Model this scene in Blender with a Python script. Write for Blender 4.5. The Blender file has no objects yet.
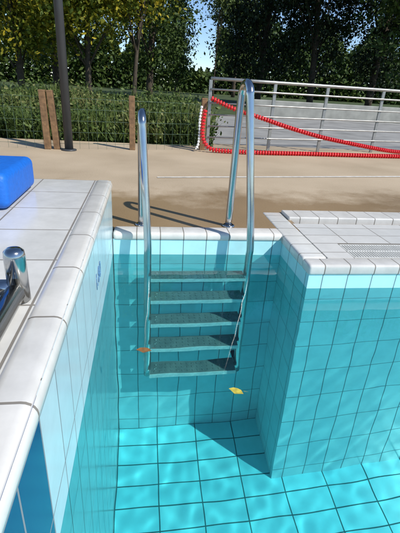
import bpy, bmesh, math, random
import numpy as np
from mathutils import Vector, Matrix
random.seed(7); rng=np.random.default_rng(7)
scene=bpy.context.scene
COL=scene.collection
R=math.radians

# ------------------------------------------------------------- helpers
def mesh_obj(name,verts,faces,mats=None,parent=None,smooth=False,**props):
    me=bpy.data.meshes.new(name); me.from_pydata([tuple(v) for v in verts],[],faces); me.update()
    ob=bpy.data.objects.new(name,me); COL.objects.link(ob)
    for m in (mats or []): me.materials.append(m)
    if smooth:
        me.polygons.foreach_set('use_smooth',[True]*len(me.polygons))
    if parent: ob.parent=parent
    for k,v in props.items(): ob[k]=v
    return ob
def empty(name,loc=(0,0,0),**props):
    e=bpy.data.objects.new(name,None); COL.objects.link(e); e.location=loc; e.empty_display_size=.1
    for k,v in props.items(): e[k]=v
    return e
def box_bm(bm,lo,hi,bevel=0,seg=3,edges=None):
    m=Matrix.Translation([(a+b)/2 for a,b in zip(lo,hi)])@Matrix.Diagonal([b-a for a,b in zip(lo,hi)]+[1])
    r=bmesh.ops.create_cube(bm,size=1,matrix=m)
    if bevel>0:
        vs=set(r['verts']); es=[e for e in bm.edges if e.verts[0] in vs and e.verts[1] in vs and (edges is None or edges(e))]
        bmesh.ops.bevel(bm,geom=es,offset=bevel,segments=seg,affect='EDGES',profile=.5)
def box(name,lo,hi,mats,bevel=0,seg=3,edges=None,parent=None,by_axis=False,smooth=False,**props):
    bm=bmesh.new(); box_bm(bm,lo,hi,bevel,seg,edges)
    me=bpy.data.meshes.new(name); bm.normal_update()
    if by_axis:
        for f in bm.faces:
            n=[abs(c) for c in f.normal]; f.material_index=n.index(max(n))
    bm.to_mesh(me); bm.free()
    ob=bpy.data.objects.new(name,me); COL.objects.link(ob)
    for m in mats: me.materials.append(m)
    if smooth: me.polygons.foreach_set('use_smooth',[True]*len(me.polygons))
    if parent: ob.parent=parent
    for k,v in props.items(): ob[k]=v
    return ob
def catmull(pts,n=8):
    pts=[Vector(p) for p in pts]; P=[pts[0]*2-pts[1]]+pts+[pts[-1]*2-pts[-2]]; out=[]
    for i in range(1,len(P)-2):
        a,b,c,d=P[i-1:i+3]
        for k in range(n):
            t=k/n
            out.append(.5*((2*b)+(c-a)*t+(2*a-5*b+4*c-d)*t*t+(3*b-a-3*c+d)*t**3))
    out.append(pts[-1]); return out
def sweep_data(pts,rad,seg=16,cap=True):
    pts=[Vector(p) for p in pts]; n=len(pts)
    rads=rad if isinstance(rad,(list,tuple)) else [rad]*n
    T=[(pts[min(i+1,n-1)]-pts[max(i-1,0)]).normalized() for i in range(n)]
    up=Vector((1,0,0)) if abs(T[0].x)<.9 else Vector((0,1,0))
    N=(up-T[0]*up.dot(T[0])).normalized(); V=[];F=[]
    for i in range(n):
        N=(N-T[i]*N.dot(T[i])).normalized(); B=T[i].cross(N)
        for k in range(seg):
            a=2*math.pi*k/seg; V.append(pts[i]+(N*math.cos(a)+B*math.sin(a))*rads[i])
    for i in range(n-1):
        for k in range(seg):
            k2=(k+1)%seg; F.append((i*seg+k,i*seg+k2,(i+1)*seg+k2,(i+1)*seg+k))
    if cap:
        F.append(tuple(range(seg-1,-1,-1))); F.append(tuple((n-1)*seg+k for k in range(seg)))
    return V,F
def sweep(name,pts,rad,mat,parent=None,seg=16,**props):
    V,F=sweep_data(pts,rad,seg); ob=mesh_obj(name,V,F,[mat],parent,True,**props)
    for p in ob.data.polygons:
        if len(p.vertices)>4: p.use_smooth=False
    return ob
def merge(parts):
    V=[];F=[]
    for v,f in parts:
        o=len(V); V+=list(v); F+=[tuple(i+o for i in q) for q in f]
    return V,F

# ------------------------------------------------------------- materials
def newmat(name):
    m=bpy.data.materials.new(name); m.use_nodes=True; nt=m.node_tree
    b=nt.nodes['Principled BSDF']; return m,nt,b
def N(nt,t,**k):
    n=nt.nodes.new(t)
    for a,v in k.items(): setattr(n,a,v)
    return n
def L(nt,a,b): nt.links.new(a,b)
def simple(name,col,rough=.5,metal=0,noise=0,scale=20,bump=0):
    m,nt,b=newmat(name); b.inputs['Base Color'].default_value=(*col,1); b.inputs['Roughness'].default_value=rough; b.inputs['Metallic'].default_value=metal
    if noise or bump:
        tc=N(nt,'ShaderNodeTexCoord'); nz=N(nt,'ShaderNodeTexNoise'); nz.inputs['Scale'].default_value=scale; nz.inputs['Detail'].default_value=6
        L(nt,tc.outputs['Object'],nz.inputs['Vector'])
        if noise:
            mr=N(nt,'ShaderNodeMapRange'); mr.inputs[1].default_value=.3; mr.inputs[2].default_value=.7; mr.inputs[3].default_value=1-noise; mr.inputs[4].default_value=1+noise
            L(nt,nz.outputs['Fac'],mr.inputs[0])
            mx=N(nt,'ShaderNodeVectorMath',operation='SCALE'); mx.inputs[0].default_value=col; L(nt,mr.outputs[0],mx.inputs['Scale']); L(nt,mx.outputs[0],b.inputs['Base Color'])
        if bump:
            bp=N(nt,'ShaderNodeBump'); bp.inputs['Strength'].default_value=bump; bp.inputs['Distance'].default_value=.01
            L(nt,nz.outputs['Fac'],bp.inputs['Height']); L(nt,bp.outputs[0],b.inputs['Normal'])
    return m
def tile(name,axes,size,off,c1,c2,grout,mortar=.0035,rough=.18,dirt=.12,bump=.5):
    m,nt,b=newmat(name)
    tc=N(nt,'ShaderNodeTexCoord'); sp=N(nt,'ShaderNodeSeparateXYZ'); L(nt,tc.outputs['Object'],sp.inputs[0])
    cb=N(nt,'ShaderNodeCombineXYZ')
    for i in range(2):
        ad=N(nt,'ShaderNodeMath',operation='ADD'); ad.inputs[1].default_value=off[i]+100*size[i]; L(nt,sp.outputs[axes[i]],ad.inputs[0]); L(nt,ad.outputs[0],cb.inputs[i])
    br=N(nt,'ShaderNodeTexBrick'); br.offset=0; br.squash=1
    br.inputs['Scale'].default_value=1; br.inputs['Brick Width'].default_value=size[0]; br.inputs['Row Height'].default_value=size[1]
    br.inputs['Mortar Size'].default_value=mortar; br.inputs['Mortar Smooth'].default_value=.15; br.inputs['Bias'].default_value=0
    br.inputs['Color1'].default_value=(*c1,1); br.inputs['Color2'].default_value=(*c2,1); br.inputs['Mortar'].default_value=(*grout,1)
    L(nt,cb.outputs[0],br.inputs['Vector'])
    nz=N(nt,'ShaderNodeTexNoise'); nz.inputs['Scale'].default_value=9; nz.inputs['Detail'].default_value=8; nz.inputs['Roughness'].default_value=.65; L(nt,tc.outputs['Object'],nz.inputs['Vector'])
    mr=N(nt,'ShaderNodeMapRange'); mr.inputs[1].default_value=.3; mr.inputs[2].default_value=.7; mr.inputs[3].default_value=1-dirt; mr.inputs[4].default_value=1.0; L(nt,nz.outputs['Fac'],mr.inputs[0])
    mx=N(nt,'ShaderNodeVectorMath',operation='SCALE'); L(nt,br.outputs['Color'],mx.inputs[0]); L(nt,mr.outputs[0],mx.inputs['Scale']); L(nt,mx.outputs[0],b.inputs['Base Color'])
    rr=N(nt,'ShaderNodeMapRange'); rr.inputs[3].default_value=rough; rr.inputs[4].default_value=.8; L(nt,br.outputs['Fac'],rr.inputs[0]); L(nt,rr.outputs[0],b.inputs['Roughness'])
    iv=N(nt,'ShaderNodeMath',operation='SUBTRACT'); iv.inputs[0].default_value=1; L(nt,br.outputs['Fac'],iv.inputs[1])
    bp=N(nt,'ShaderNodeBump'); bp.inputs['Strength'].default_value=bump; bp.inputs['Distance'].default_value=.002; L(nt,iv.outputs[0],bp.inputs['Height']); L(nt,bp.outputs[0],b.inputs['Normal'])
    return m
W1=(.73,.72,.68);W2=(.67,.67,.64);GW=(.24,.22,.19)
P1=(.50,.87,.91);P2=(.45,.83,.88);GP=(.14,.24,.27)
def pool_mats(): 
    return [tile('pool tile side',(1,2),(.125,.25),(-.02,-.0),P1,P2,GP,mortar=.0025),
            tile('pool tile front',(0,2),(.125,.25),(.17,0),P1,P2,GP,mortar=.0025),
            tile('white tile top',(0,1),(.125,.25),(.17,-.02),W1,W2,GW)]
PM=pool_mats()
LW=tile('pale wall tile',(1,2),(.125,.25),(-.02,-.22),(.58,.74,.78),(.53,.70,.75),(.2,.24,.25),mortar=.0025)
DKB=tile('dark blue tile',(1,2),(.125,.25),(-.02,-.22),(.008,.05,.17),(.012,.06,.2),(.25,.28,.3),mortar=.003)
FLOOR=tile('pool floor tile',(0,1),(.25,.125),(.17,-.02),(.25,.76,.84),(.21,.72,.81),(.03,.13,.15),mortar=.0036)
COPY=tile('coping tile along y',(1,0),(.25,9),(0,3),(.76,.74,.69),(.70,.69,.65),GW,mortar=.003,dirt=.2)
COPX=tile('coping tile along x',(0,1),(.125,9),(.17,3),(.77,.75,.70),(.71,.69,.64),GW,mortar=.003,dirt=.22)
STEEL=simple('polished steel',(.52,.52,.51),.16,1,.08,14)
STEELD=simple('brushed steel',(.78,.74,.72),.5,.05,.15,40)
STUD=simple('dark rubber stud',(.16,.17,.17),.6,0,.1,40)
BLUE=simple('blue foam',(.005,.13,.55),.55,0,.08,60,.3)
RED=simple('red plastic',(.62,.015,.02),.4,0,.1,8)
WHITEP=simple('white plastic',(.75,.75,.72),.4)
GALV=simple('galvanised steel',(.36,.36,.34),.42,.7,.15,20)
WOOD=simple('weathered wood',(.20,.115,.055),.8,0,.35,25,.5)
POLE=simple('dark painted pole',(.05,.055,.06),.4,0,.1,9)
WIRE=simple('green coated wire',(.08,.13,.09),.5,.2,.1,9)
GRATE=simple('grate plastic',(.62,.62,.58),.5,0,.08,30)
DARK=simple('dark gap',(.03,.03,.03),.8)
BARK=simple('bark',(.06,.045,.03),.9,0,.4,12,.6)
RUB=simple('blue paint',(.12,.24,.42),.5,0,.6,90)
CONC=simple('pale concrete',(.30,.30,.27),.85,0,.2,4,.2)
LINE=simple('white line paint',(.7,.68,.62),.7,0,.2,20)
ASPH=simple('grey paving',(.27,.265,.25),.9,0,.25,2,.3)
GRASSG=simple('grass ground',(.05,.075,.02),.95,0,.5,2,.6)

def leafmat(name,cols,rough=.6,trans=.35):
    m,nt,b=newmat(name); g=N(nt,'ShaderNodeNewGeometry'); cr=N(nt,'ShaderNodeValToRGB')
    el=cr.color_ramp.elements
    while len(el)<len(cols): el.new(.5)
    for i,c in enumerate(cols): el[i].position=i/(len(cols)-1); el[i].color=(*c,1)
    tc=N(nt,'ShaderNodeTexCoord'); nz=N(nt,'ShaderNodeTexNoise'); nz.inputs['Scale'].default_value=.9; L(nt,tc.outputs['Object'],nz.inputs['Vector'])
    ma=N(nt,'ShaderNodeMath',operation='MULTIPLY_ADD'); ma.inputs[1].default_value=.55; L(nt,g.outputs['Random Per Island'],ma.inputs[0])
    mb=N(nt,'ShaderNodeMath',operation='MULTIPLY_ADD'); mb.inputs[1].default_value=1.6; mb.inputs[2].default_value=-.58; L(nt,nz.outputs['Fac'],mb.inputs[0]); L(nt,mb.outputs[0],ma.inputs[2])
    L(nt,ma.outputs[0],cr.inputs[0]); L(nt,cr.outputs[0],b.inputs['Base Color']); b.inputs['Roughness'].default_value=rough; b.inputs['Specular IOR Level'].default_value=.25
    if trans>0:
        tr=N(nt,'ShaderNodeBsdfTranslucent'); L(nt,cr.outputs[0],tr.inputs[0]); mx=N(nt,'ShaderNodeMixShader'); mx.inputs[0].default_value=trans
        L(nt,b.outputs[0],mx.inputs[1]); L(nt,tr.outputs[0],mx.inputs[2]); L(nt,mx.outputs[0],nt.nodes['Material Output'].inputs[0])
    return m
LF_Y=leafmat('autumn leaves',[(.05,.085,.01),(.12,.16,.018),(.28,.25,.02),(.5,.38,.03)],trans=.3)
LF_G=leafmat('green leaves',[(.02,.04,.009),(.045,.08,.014),(.09,.12,.025)],trans=0)
LF_D=leafmat('dark leaves',[(.006,.014,.005),(.016,.03,.010),(.04,.06,.02)],trans=0)
LF_L=leafmat('light leaves',[(.04,.07,.015),(.08,.12,.03),(.13,.17,.05)],trans=0)
LF_H=leafmat('weeds',[(.022,.042,.008),(.05,.085,.016),(.09,.13,.03),(.2,.19,.07)],trans=0)

# deck
def deckmat():
    m,nt,b=newmat('sand coloured deck'); tc=N(nt,'ShaderNodeTexCoord')
    n1=N(nt,'ShaderNodeTexNoise'); n1.inputs['Scale'].default_value=120; n1.inputs['Detail'].default_value=4
    n2=N(nt,'ShaderNodeTexNoise'); n2.inputs['Scale'].default_value=1.3; n2.inputs['Detail'].default_value=6
    for n in (n1,n2): L(nt,tc.outputs['Object'],n.inputs['Vector'])
    cr=N(nt,'ShaderNodeValToRGB'); cr.color_ramp.elements[0].color=(.34,.26,.165,1); cr.color_ramp.elements[1].color=(.55,.44,.305,1); cr.color_ramp.elements[0].position=.3; cr.color_ramp.elements[1].position=.7
    ad=N(nt,'ShaderNodeMath',operation='MULTIPLY_ADD'); ad.inputs[1].default_value=.4; L(nt,n1.outputs['Fac'],ad.inputs[0])
    ml=N(nt,'ShaderNodeMath',operation='MULTIPLY'); ml.inputs[1].default_value=.6; L(nt,n2.outputs['Fac'],ml.inputs[0]); L(nt,ml.outputs[0],ad.inputs[2]); L(nt,ad.outputs[0],cr.inputs[0])
    sp=N(nt,'ShaderNodeSeparateXYZ'); L(nt,tc.outputs['Object'],sp.inputs[0])
    n3=N(nt,'ShaderNodeTexNoise'); n3.inputs['Scale'].default_value=2.2; n3.inputs['Detail'].default_value=6; n3.inputs['Roughness'].default_value=.65; L(nt,tc.outputs['Object'],n3.inputs['Vector'])
    w=N(nt,'ShaderNodeMath',operation='MULTIPLY_ADD'); w.inputs[1].default_value=1.7; L(nt,n3.outputs['Fac'],w.inputs[0]); L(nt,sp.outputs['Y'],w.inputs[2])
    wr=N(nt,'ShaderNodeMapRange'); wr.inputs[1].default_value=3.5; wr.inputs[2].default_value=3.95; wr.inputs[3].default_value=1; wr.inputs[4].default_value=0; L(nt,w.outputs[0],wr.inputs[0])
    mx=N(nt,'ShaderNodeMix',data_type='RGBA'); mx.blend_type='MULTIPLY'; mx.inputs['B'].default_value=(.64,.56,.44,1); L(nt,cr.outputs[0],mx.inputs['A']); L(nt,wr.outputs[0],mx.inputs['Factor']); L(nt,mx.outputs['Result'],b.inputs['Base Color'])
    rr=N(nt,'ShaderNodeMapRange'); rr.inputs[3].default_value=.85; rr.inputs[4].default_value=.4; L(nt,wr.outputs[0],rr.inputs[0]); L(nt,rr.outputs[0],b.inputs['Roughness'])
    bp=N(nt,'ShaderNodeBump'); bp.inputs['Strength'].default_value=.35; bp.inputs['Distance'].default_value=.003; L(nt,n1.outputs['Fac'],bp.inputs['Height']); L(nt,bp.outputs[0],b.inputs['Normal'])
    return m
DECK=deckmat()

def watermat():
    m=bpy.data.materials.new('pool water'); m.use_nodes=True; nt=m.node_tree; nt.nodes.clear()
    o=N(nt,'ShaderNodeOutputMaterial'); rf=N(nt,'ShaderNodeBsdfRefraction'); gl=N(nt,'ShaderNodeBsdfGlossy'); fr=N(nt,'ShaderNodeFresnel'); mx=N(nt,'ShaderNodeMixShader')
    rf.inputs['Color'].default_value=(.58,1,1,1); rf.inputs['Roughness'].default_value=0; rf.inputs['IOR'].default_value=1.33
    gl.inputs['Color'].default_value=(1,1,1,1); gl.inputs['Roughness'].default_value=0; fr.inputs[0].default_value=1.33
    L(nt,fr.outputs[0],mx.inputs[0]); L(nt,rf.outputs[0],mx.inputs[1]); L(nt,gl.outputs[0],mx.inputs[2]); L(nt,mx.outputs[0],o.inputs[0]); return m
WATER=watermat()

# ------------------------------------------------------------- pool
ZF=-2.10; ZW=-.12; YF=2.02; XP=.76; YP=1.61; ZB=.27; XE=-.172
S={'kind':'structure'}
floor=mesh_obj('pool_floor',[(-.3,-4.2,ZF),(6.2,-4.2,ZF),(6.2,2.2,ZF),(-.3,2.2,ZF)],[(0,1,2,3)],[FLOOR],**S)

def rect_ring(name,rects,z,mat,**p):
    V=[];F=[]
    for (x0,y0,x1,y1) in rects:
        o=len(V); V+=[(x0,y0,z),(x1,y0,z),(x1,y1,z),(x0,y1,z)]; F.append((o,o+1,o+2,o+3))
    return mesh_obj(name,V,F,[mat],**p)
rect_ring('ground',[(-400,2.2,400,600),(-400,-400,-3.9,2.2),(6.15,-400,400,2.2),(-3.9,-400,6.15,-4.15)],-.05,GRASSG,**S)
rect_ring('deck',[(-7,2.09,.9,5.45),(.9,2.45,9,5.75)],0,DECK,**S)
rect_ring('pavement',[(.5,5.76,16,12.5)],-.012,ASPH,**S)
mesh_obj('deck_marking',[(.1,3.40,.004),(2.9,3.83,.004),(2.9,3.87,.004),(.1,3.43,.004)],[(0,1,2,3)],[LINE],**S)

plat=empty('raised_platform',(-.17,0,0),label="raised white tiled platform with rounded coping beside the pool",category="pool platform")
def child(ob,par):
    ob.parent=par; ob.matrix_parent_inverse=Matrix.Translation(par.location).inverted(); return ob
WHT=tile('white platform tile',(0,1),(.25,.25),(.25,-.06),W1,W2,GW,mortar=.0032,dirt=.2)
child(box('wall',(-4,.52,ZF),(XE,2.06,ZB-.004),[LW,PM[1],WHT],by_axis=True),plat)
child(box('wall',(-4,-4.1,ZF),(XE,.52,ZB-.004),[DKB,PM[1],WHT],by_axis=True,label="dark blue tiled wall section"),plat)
child(box('coping',(XE-.08,-4.1,ZB-.05),(XE+.007,2.068,ZB+.002),[COPY],bevel=.025,seg=5,smooth=True),plat)

fw=empty('pool_wall',(.3,YF,0),label="far pool wall in pale blue tiles with white coping",category="pool wall")
child(box('wall_face',(XE+.002,YF,ZF),(XP,YF+.15,-.03),[PM[0],PM[1],PM[2]],by_axis=True),fw)
child(box('coping',(XE+.002,YF-.008,-.04),(XP+.0,YF+.11,.006),[COPX],bevel=.018,seg=4,smooth=True),fw)
pw=empty('pool_wall',(XP,YP,0),label="stepped-in tiled pool wall with overflow grating on top",category="pool wall")
child(box('wall_face',(XP,YP,ZF),(6.3,2.47,-.034),[PM[0],PM[1],PM[2]],by_axis=True),pw)
child(box('coping',(XP-.008,YP-.008,-.05),(6.3,YP+.085,.004),[COPX],bevel=.014,seg=4,smooth=True,label="front coping of white tiles"),pw)
child(box('coping',(XP-.008,YP+.088,-.05),(XP+.12,2.45,.004),[tile('coping side',(1,0),(.125,9),(0,3),(.76,.75,.70),(.70,.70,.66),GW,mortar=.003,dirt=.18)],bevel=.014,seg=4,smooth=True),pw)
def grate(name,x0,x1,y0,y1,z):
    bm=bmesh.new(); x=x0
    while x<x1:
        box_bm(bm,(x,y0,z-.02),(x+.007,y1,z)); x+=.014
    for yy in (y0-.006,(y0+y1)/2-.004,y1): box_bm(bm,(x0,yy,z-.022),(x1,yy+.008,z+.001))
    me=bpy.data.meshes.new(name); bm.to_mesh(me); bm.free(); me.materials.append(GRATE)
    ob=bpy.data.objects.new(name,me); COL.objects.link(ob); return ob
WB=tile('platform tile b',(0,1),(.25,.125),(.17,-.02),W1,W2,GW,mortar=.003)
child(box('gutter_shade',(XP+.26,YP+.088,-.033),(6.2,YP+.275,-.028),[DARK]),pw)  # near-black sheet: shade below the grate put in as colour
child(box('corner_tiles',(XP+.122,YP+.088,-.033),(XP+.258,YP+.283,.002),[WB]),pw)
child(grate('overflow_grate',XP+.265,3.6,YP+.10,YP+.265,.0),pw)
child(box('deck_tiles',(XP+.122,YP+.285,-.033),(6.3,2.22,.002),[WB]),pw)
child(box('gutter_shade',(XP+.122,2.222,-.033),(6.3,2.285,-.028),[DARK]),pw)  # near-black strip painted in for the shade of the back gutter slot
child(box('back_kerb',(XP+.122,2.29,-.033),(6.3,2.452,.02),[COPX],bevel=.008,seg=3),pw)
w3=box('pool_wall',(6.15,-4.1,ZF),(6.3,YP,.0),[PM[0],PM[1],PM[2]],by_axis=True,label="long side wall of the pool in pale blue tiles",category="pool wall")
w4=box('pool_wall',(-.168,-4.25,ZF),(6.3,-4.1,.0),[PM[0],PM[1],PM[2]],by_axis=True,label="end wall of the pool in pale blue tiles",category="pool wall")

# water with real ripples
nx,ny=410,400; xs=np.linspace(-.174,6.16,nx); ys=np.linspace(-4.11,2.03,ny); X,Y=np.meshgrid(xs,ys)
Z=np.zeros_like(X)
for i in range(34):
    lam=rng.uniform(.07,.20); k=2*math.pi/lam; a=rng.uniform(0,2*math.pi); ph=rng.uniform(0,6.28)
    Z+=(.000019*(lam/.1)**1.2)*np.sin(k*(X*math.cos(a)+Y*math.sin(a))+ph)
Z+=ZW
V=np.stack([X.ravel(),Y.ravel(),Z.ravel()],1)
idx=np.arange(nx*ny).reshape(ny,nx)
F=np.stack([idx[:-1,:-1].ravel(),idx[:-1,1:].ravel(),idx[1:,1:].ravel(),idx[1:,:-1].ravel()],1)
water=mesh_obj('water',V.tolist(),[tuple(q) for q in F.tolist()],[WATER],None,True,**S)
water.cycles.is_caustics_caster=True

def text(body,size,mat,loc,rot,name,parent):
    cu=bpy.data.curves.new(name,'FONT'); cu.body=body; cu.size=size; cu.extrude=.0006; cu.align_x='CENTER'; cu.align_y='CENTER'
    o=bpy.data.objects.new(name,cu); COL.objects.link(o); bpy.context.view_layer.update()
    me=bpy.data.meshes.new_from_object(o.evaluated_get(bpy.context.evaluated_depsgraph_get())); bpy.data.objects.remove(o)
    ob=bpy.data.objects.new(name,me); COL.objects.link(ob); me.materials.clear(); me.materials.append(mat)
    ob.location=loc; ob.rotation_euler=rot; bpy.context.view_layer.update(); child(ob,parent); return ob
text('1.80',.09,RUB,(XE+.0015,1.36,.07),(R(90),0,R(90)),'depth_marking',plat)

# ------------------------------------------------------------- ladder
lad=empty('pool_ladder',(.275,1.95,0),label="stainless steel pool ladder with five treads and arched handrails",category="pool ladder")
XL,XR,YL=.012,.545,1.905
def arch(x0,x1,ztop,rad_y):
    pts=[(x0,YL,-1.34),(x0,YL,-.9),(x0,YL,-.4),(x0,YL,-.1),(x0,YL+.004,0.0)]
    xa=x0+(x1-x0)*.8
    h=ztop-.07
    pts+=[(x0+(xa-x0)*.5,YL+.045,h*.5),(xa,YL+.085,h-.02)]
    c=(x1,YL+.085+.07)
    for t in (30,60,90,120,150):
        a=R(t); pts.append((xa+(x1-xa)*t/180,c[1]-.07*math.cos(a),h+.07*math.sin(a)))
    pts+=[(x1,c[1]+.072,h-.03),(x1,c[1]+.09,h*.5),(x1,c[1]+.10,.0)]
    return catmull(pts,7)
child(sweep('handrail',arch(XR,.475,.755,.07),.0195,STEEL,seg=24),lad)
child(sweep('handrail',arch(XL,-.02,.60,.07),.0195,STEEL,seg=24),lad)
for (x,y) in ((.475,YL+.255),(-.02,YL+.255)):
    child(sweep('flange',[(x,y,-.0),(x,y,.008),(x,y,.012)],[.036,.036,.028],STEEL,seg=24),lad)
step_me=None
for i,z in enumerate([-.28,-.53,-.78,-1.03,-1.29]):
    if step_me is None:
        bm=bmesh.new(); x0,x1=XL+.015,XR-.015
        box_bm(bm,(x0,-.048,-.03),(x1,-.044,0)); box_bm(bm,(x0,.044,-.03),(x1,.048,0)); box_bm(bm,(x0,-.048,0),(x1,.048,.004),.0015,1)
        nb=len(bm.faces)
        for a in range(15):
            for b_ in (-.026,0,.026):
                xx=x0+.03+a*(x1-x0-.06)/14
                bmesh.ops.create_cone(bm,cap_ends=True,segments=10,radius1=.0085,radius2=.006,depth=.004,matrix=Matrix.Translation((xx,b_,.006)))
        bm.faces.ensure_lookup_table()
        for f_ in bm.faces[nb:]: f_.material_index=1
        step_me=bpy.data.meshes.new('step'); bm.to_mesh(step_me); bm.free(); step_me.materials.append(STEELD); step_me.materials.append(STUD)
    o=bpy.data.objects.new('step',step_me); COL.objects.link(o); o.location=(0,YL,z); bpy.context.view_layer.update(); child(o,lad)
for x in (XL,XR):
    for z in (-1.31,):
        child(sweep('wall_buffer',[(x,YL+.01,z),(x,YF-.001,z)],[.014,.018],DARK,seg=14),lad)

# near handrail on platform
nr=empty('grab_rail',(-.27,.83,ZB),label="chrome grab rail lying along the platform coping",category="handrail")
gx=-.278; gz=ZB+.03
post=[(gx,.83,ZB),(gx,.83,ZB+.105),(gx,.83,ZB+.117),(gx,.83,ZB+.123),(gx,.83,ZB+.125)]
child(sweep('post',post,[.0225,.0225,.021,.014,.004],STEEL,seg=32),nr)
child(sweep('rail_tube',[(gx,.80,gz),(gx+.003,.3,gz),(gx+.006,-.8,gz)],.021,STEEL,seg=24),nr)
child(sweep('rail_tube',[(gx-.06,.83,gz),(gx-.057,.3,gz),(gx-.053,-.8,gz)],.021,STEEL,seg=24),nr)
child(sweep('bracket',[(gx-.08,.83,gz),(gx+.015,.83,gz)],.018,STEEL,seg=20),nr)
for yy in (.1,-.6): child(sweep('foot',[(gx,yy,ZB-.002),(gx,yy,gz)],.018,STEEL,seg=16),nr)

box('foam_float',(-1.3,1.50,ZB+.001),(-.495,1.9,ZB+.135),[BLUE],bevel=.03,seg=5,smooth=True,label="bright blue rounded foam float on the platform",category="foam float")

def leaf(name,loc,size,rot,mat,label):
    prof=[(0,-1,.0),(.35,-.55,.08),(.5,0,.02),(.32,.5,.1),(0,1.0,.03),(-.3,.52,.1),(-.48,.02,.03),(-.36,-.5,.1),(0,-.0,.0)]
    V=[Vector((a*size,b*size*.8,c*size)) for a,b,c in prof]; F=[(8,i,(i+1)%8) for i in range(8)]
    st=len(V); V+=[Vector((-.03*size,-1*size*.8,.01)),Vector((.03*size,-1*size*.8,.01)),Vector((.1*size,-1.3*size,.012))]; F.append((st,st+1,st+2))
    ob=mesh_obj(name,V,F,[mat],None,True,label=label,category="leaf"); ob.location=loc; ob.rotation_euler=(0.03,0.05,rot); return ob
leaf('fallen_leaf',(.275,.93,ZW+.006),.03,R(60),simple('yellow leaf',(.50,.42,.06),.6,0,.35,60),"yellow leaf floating on the pool water")
leaf('fallen_leaf',(-.005,1.15,ZW+.006),.034,R(85),simple('brown leaf',(.22,.10,.03),.6,0,.3,60),"brown leaf floating on the pool water")

# ------------------------------------------------------------- fence and ropes
fe=empty('metal_fence',(.76,5.1,0),label="grey galvanised metal railing along the deck edge",category="fence")
FP=[(.76,5.1),(1.58,5.22),(2.32,5.36),(3.18,5.52),(4.05,5.68),(4.9,5.85)]
for (x,y) in FP:
    child(box('post',(x-.02,y-.012,0),(x+.02,y+.012,.80),[GALV],bevel=.003,seg=1),fe)
for z,r in ((.815,.02),(.70,.012),(.55,.009),(.42,.009),(.29,.009),(.16,.009)):
    child(sweep('rail',[(x,y-(.0 if z>.8 else .022),z) for x,y in FP],r,GALV,seg=10),fe)

def rope(name,pts,label,r=.027,mat=RED,mat2=WHITEP):
    P=catmull(pts,30); d=[0]
    for a,b in zip(P[:-1],P[1:]): d.append(d[-1]+(b-a).length)
    tot=d[-1]; step=.036; s=0;k=0
    V,F=sweep_data(P,.007,6); allV,allF=list(V),list(F)
    while s<tot:
        while d[k+1]<s: k+=1
        t=(s-d[k])/(d[k+1]-d[k]); p=P[k].lerp(P[k+1],t); T=(P[k+1]-P[k]).normalized()
        q=[p-T*.014,p-T*.009,p+T*.009,p+T*.014]
        v,f=sweep_data(q,[r*.55,r,r,r*.55],10); o=len(allV); allV+=v; allF+=[tuple(i+o for i in ff) for ff in f]
        s+=step
    return mesh_obj(name,allV,allF,[mat],None,False,label=label,category="lane rope",group="red lane ropes on the fence")
rope('lane_rope',[(.78,5.04,.60),(1.05,5.02,.50),(1.37,5.0,.42),(1.8,5.05,.31),(2.25,5.1,.215),(2.8,5.2,.13),(3.4,5.35,.05),(3.9,5.5,.03)],"red beaded lane rope sagging along the metal railing")
rope('lane_rope',[(.70,5.02,.46),(.68,5.0,.32),(.68,4.98,.18),(.73,4.95,.08),(.85,4.92,.03),(1.3,4.88,.027),(2.0,4.95,.027),(2.8,5.0,.027),(3.8,5.1,.027)],"red beaded lane rope lying on the deck by the railing")
rope('lane_rope',[(.66,5.04,.50),(.64,5.0,.34),(.645,5.0,.2),(.63,4.97,.08),(.60,4.94,.03)],"white beaded rope end hanging on the railing",r=.016,mat=WHITEP)

def wpost(x,y,h,tilt,label):
    o=box('wooden_post',(-.033,-.03,0),(.033,.03,h),[WOOD],bevel=.006,seg=2,label=label,category="fence post",group="wooden posts beside the planting"); o.location=(x,y,-.0); o.rotation_euler=(0,tilt,0); return o
wpost(-1.06,4.72,.60,R(-1),"weathered brown wooden fence post beside the planting")
wpost(-.965,4.74,.60,R(-3),"weathered brown wooden fence post beside the planting")
wpost(-.15,4.9,.585,0,"weathered brown wooden fence post beside the planting")
wpost(.70,5.12,.60,0,"weathered brown wooden fence post beside the railing")
wf=empty('wire_fence',(-.6,4.95,0),label="thin green wire mesh strung between wooden posts",category="fence")
WP=[(-4,4.6),(-1.02,4.74),(-.15,4.9),(.7,5.12)]
for z in (.06,.18,.30,.42,.53):
    child(sweep('wire',[(x,y,z) for x,y in WP],.0018,WIRE,seg=5),wf)
vp=[]
for (a,b) in zip(WP[:-1],WP[1:]):
    n_=int((b[0]-a[0])/.09)
    for j in range(n_):
        t=j/n_; x=a[0]+(b[0]-a[0])*t; y=a[1]+(b[1]-a[1])*t; vp.append(sweep_data([(x,y+.003,.0),(x,y+.003,.54)],.0014,5))
V,F=merge(vp); child(mesh_obj('wire_mesh',V,F,[WIRE]),wf)

lp=empty('street_lamp',(-.83,4.68,0),label="slim dark grey lamp post standing on the deck",category="street lamp")
child(sweep('pole',[(-.83,4.68,0),(-.83,4.68,2.5),(-.83,4.68,4.4)],[.045,.042,.036],POLE,seg=20),lp)
child(sweep('base_plate',[(-.83,4.68,0),(-.83,4.68,.012),(-.83,4.68,.016)],[.08,.08,.05],POLE,seg=20),lp)
child(box('lamp_head',(-.9,4.6,4.4),(-.5,4.76,4.46),[POLE],bevel=.02,seg=3),lp)

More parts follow.
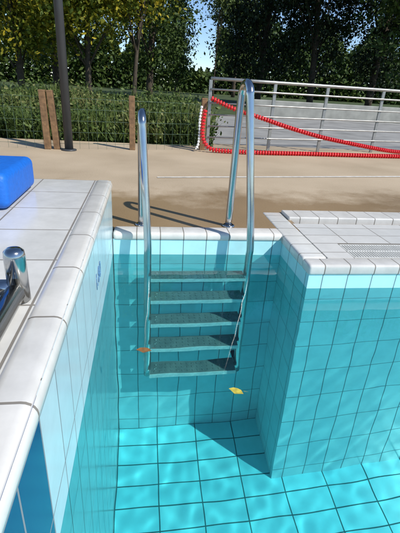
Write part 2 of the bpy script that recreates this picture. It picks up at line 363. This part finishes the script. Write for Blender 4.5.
# ------------------------------------------------------------- vegetation
def quads(centres,size,flat=0.0,aspect=.6,droop=0):
    n=len(centres); a=rng.normal(size=(n,3)); a[:,2]-=droop; a/=np.linalg.norm(a,axis=1)[:,None]
    b=rng.normal(size=(n,3)); b-=a*(a*b).sum(1)[:,None]; b/=np.linalg.norm(b,axis=1)[:,None]
    s=(size*rng.uniform(.6,1.3,n))[:,None]; a=a*s*.5; b=b*s*.5*aspect
    V=np.stack([centres-a,centres+b*.9-a*.1,centres+a,centres-b*.9-a*.1],1).reshape(-1,3)
    F=np.arange(4*n).reshape(n,4); return V,F
def fast_mesh(name,V,F,mat):
    me=bpy.data.meshes.new(name); n=len(V); m=len(F); me.vertices.add(n); me.vertices.foreach_set('co',V.astype(np.float32).ravel())
    me.loops.add(m*4); me.loops.foreach_set('vertex_index',F.astype(np.int32).ravel()); me.polygons.add(m); me.polygons.foreach_set('loop_start',np.arange(0,m*4,4,dtype=np.int32))
    me.polygons.foreach_set('loop_total',np.full(m,4,dtype=np.int32)); me.update(calc_edges=True); me.validate(); me.materials.append(mat); ob=bpy.data.objects.new(name,me); COL.objects.link(ob); return ob
def tree(x,y,h,w,z0,mat,label,nleaf=14000,leaf=.16,nclump=110,sig=.42,trunk=.16,droop=0,cone=0,cat="tree"):
    e=empty('tree',(x,y,-.05),label=label,category=cat)
    C=[]
    while len(C)<nclump:
        q=rng.uniform(-1,1,3); r=np.linalg.norm(q)
        if r>1 or r<.35: continue
        zz=(q[2]+1)/2; sc=1-cone*zz
        C.append((q[0]*w*sc,q[1]*w*sc,z0+zz*(h-z0)))
    C=np.array(C); cs=rng.uniform(.5,1.4,nclump)*sig
    k=rng.integers(0,nclump,nleaf); pts=C[k]+rng.normal(size=(nleaf,3))*cs[k][:,None]*np.array([1,1,.6])
    if droop: pts[:,2]-=np.abs(rng.normal(size=nleaf))*droop*.5
    pts[:,2]=np.maximum(pts[:,2],.15)
    V,F=quads(pts,leaf,droop=droop); cr=fast_mesh('crown',V,F,mat); cr.parent=e
    parts=[]; lean=rng.normal(size=2)*.3
    tp=[(0,0,0),(lean[0]*.3,lean[1]*.3,h*.25),(lean[0],lean[1],h*.55),(lean[0]*1.3,lean[1]*1.3,h*.88)]
    tp=catmull(tp,5); n=len(tp); parts.append(sweep_data(tp,[trunk*(1.15-.95*i/(n-1)) for i in range(n)],10))
    for j in range(16):
        c=Vector(C[rng.integers(0,nclump)]); i0=min(n-2,max(2,int(n*(c.z/h)*.6))); s=tp[i0]; mid=(s+c)/2+Vector((0,0,.25))
        bp=catmull([s,mid,c],4); m=len(bp); r0=trunk*.4*(1-i0/n*.5); parts.append(sweep_data(bp,[r0*(1-.85*i/(m-1)) for i in range(m)],6))
    V,F=merge(parts); t=mesh_obj('trunk',V,F,[BARK],e,True); return e
def at(px,Y): return (-.30+.00213*px)*Y
tree(at(15,15),15,7,2.7,1.3,LF_Y,"autumn broadleaf tree with yellowing leaves beyond the planting",26000,.14,trunk=.11)
tree(at(82,15),15,7.5,2.4,1.6,LF_Y,"tall broadleaf tree with yellow and green leaves",28000,.14,trunk=.10)
tree(at(128,15),15,8,1.3,2.3,LF_Y,"young yellow leafed tree with a bare lower trunk",9000,.13,nclump=55,trunk=.07)
tree(at(145,23),23,12,2.7,1.0,LF_G,"green broadleaf tree with dense dark crown",22000,.18)
tree(at(50,26),26,13,3.6,1.0,LF_G,"green broadleaf tree behind the yellowing trees",20000,.22)
tree(at(-30,20),20,12,3.2,1.0,LF_G,"green broadleaf tree at the wood edge",12000,.22)
tree(at(174,40),40,9.5,1.0,.5,LF_G,"slender green tree beside the open sky",7000,.22,nclump=50)
tree(at(236,38),38,14,2.2,2.0,LF_L,"light green broadleaf tree in the distance",14000,.24)
tree(at(264,24),24,14,2.7,.8,LF_D,"very dark conifer with drooping branches",24000,.18,droop=.9,cat="conifer tree")
tree(at(325,22),22,13,3.0,1.8,LF_D,"broad dark conifer with drooping foliage",22000,.18,droop=.9,cat="conifer tree")
tree(at(395,21),21,13,3.0,1.3,LF_D,"dark conifer shading the lawn",22000,.18,droop=.9,cat="conifer tree")
tree(at(440,17),17,11,2.4,1.2,LF_G,"green broadleaf tree at the end of the fence",10000,.2)
tree(at(214,30),30,9,1.0,5.0,LF_L,"thin leafed tree with high branches",2500,.2,nclump=36,trunk=.04)
n=70000; px=rng.uniform(-120,560,n); Yd=rng.uniform(48,60,n); hgt=4.2+2.2*np.sin(px*.045)+1.2*np.sin(px*.13+1)+.7*np.sin(px*.31)
hgt=np.where((px>181)&(px<214),2.3+.3*np.sin(px*.8),np.maximum(hgt+2.5,2.5)); hgt=np.where(px>=214,7+1.6*np.sin(px*.1),hgt)
pts=np.stack([(-.30+.00213*px)*Yd,Yd,rng.uniform(0,1,n)**1.1*hgt],1)
V,F=quads(pts,.55); w=fast_mesh('woodland',V,F,LF_G); w['kind']='stuff'
n=26000; xx=rng.uniform(-7,.9,n); yy=5.5+3.6*rng.uniform(0,1,n)**1.2
hh=(.30+.2*np.sin(xx*1.7+1)*np.cos(yy*2)+rng.uniform(0,.32,n)); hh=np.clip(hh,.15,.72)*(0.76+.08*(yy-5.5))
lean=rng.normal(size=(n,2))*.12; wd=rng.uniform(.005,.013,n); an=rng.uniform(0,6.28,n)
b0=np.stack([xx,yy,np.full(n,-.05)],1); d=np.stack([np.cos(an)*wd,np.sin(an)*wd,np.zeros(n)],1)
mid=b0+np.stack([lean[:,0]*.4,lean[:,1]*.4,hh*.6],1); tip=b0+np.stack([lean[:,0],lean[:,1],hh],1)
V=np.stack([b0-d*.6,mid+d,tip,mid-d],1).reshape(-1,3); F=np.arange(4*n).reshape(n,4)
nl=60000; k=rng.integers(0,n,nl); pts=b0[k]+(tip-b0)[k]*rng.uniform(.2,1.05,nl)[:,None]+rng.normal(size=(nl,3))*.04
V2,F2=quads(pts,.055); V=np.vstack([V,V2]); F=np.vstack([F,F2+4*n])
wd_=fast_mesh('weeds',V,F,LF_H); wd_['kind']='stuff'
box('low_wall',(3.2,12.6,-.05),(18,12.85,.45),[CONC],bevel=.02,seg=2,label="low pale concrete wall beyond the paved area",category="wall")

# ------------------------------------------------------------- light, sky, camera
sd=Vector((.62,-.54,.78)).normalized()
el=math.asin(sd.z); rot=math.atan2(sd.x,sd.y)
sun=bpy.data.lights.new('Sun','SUN'); sun.energy=5.0; sun.angle=R(.5); sun.color=(1,.96,.89)
so=bpy.data.objects.new('Sun',sun); COL.objects.link(so); so.rotation_euler=(-sd).to_track_quat('-Z','Y').to_euler()
sun.cycles.is_caustics_light=True
for o in list(bpy.data.objects):
    if o.type=='MESH' and (o.name.startswith(('pool_floor','wall','step')) ): o.cycles.is_caustics_receiver=True
wl=bpy.data.worlds.new('World'); scene.world=wl; wl.use_nodes=True; nt=wl.node_tree
sk=N(nt,'ShaderNodeTexSky',sky_type='NISHITA'); sk.sun_disc=False; sk.sun_elevation=el; sk.sun_rotation=rot; sk.air_density=1; sk.dust_density=0; sk.ozone_density=4; sk.altitude=1800
L(nt,sk.outputs[0],nt.nodes['Background'].inputs[0]); nt.nodes['Background'].inputs[1].default_value=.15

H=.73; psi=R(8.55);p=R(24.3);th=R(3.56)
f=Vector((math.sin(psi)*math.cos(p),math.cos(psi)*math.cos(p),-math.sin(p)))
r0=Vector((math.cos(psi),-math.sin(psi),0));u0=r0.cross(f)
r=r0*math.cos(th)+u0*math.sin(th);u=u0*math.cos(th)-r0*math.sin(th)
cam=bpy.data.cameras.new('Camera'); co=bpy.data.objects.new('Camera',cam); COL.objects.link(co)
M=Matrix(((r.x,u.x,-f.x,0),(r.y,u.y,-f.y,0),(r.z,u.z,-f.z,H),(0,0,0,1))); co.matrix_world=M
cam.sensor_fit='VERTICAL'; cam.sensor_height=24; cam.lens=24*400/533.3; cam.clip_start=.02; cam.clip_end=1500
scene.camera=co
scene.view_settings.view_transform='Standard'; scene.view_settings.look='None'; scene.view_settings.exposure=0
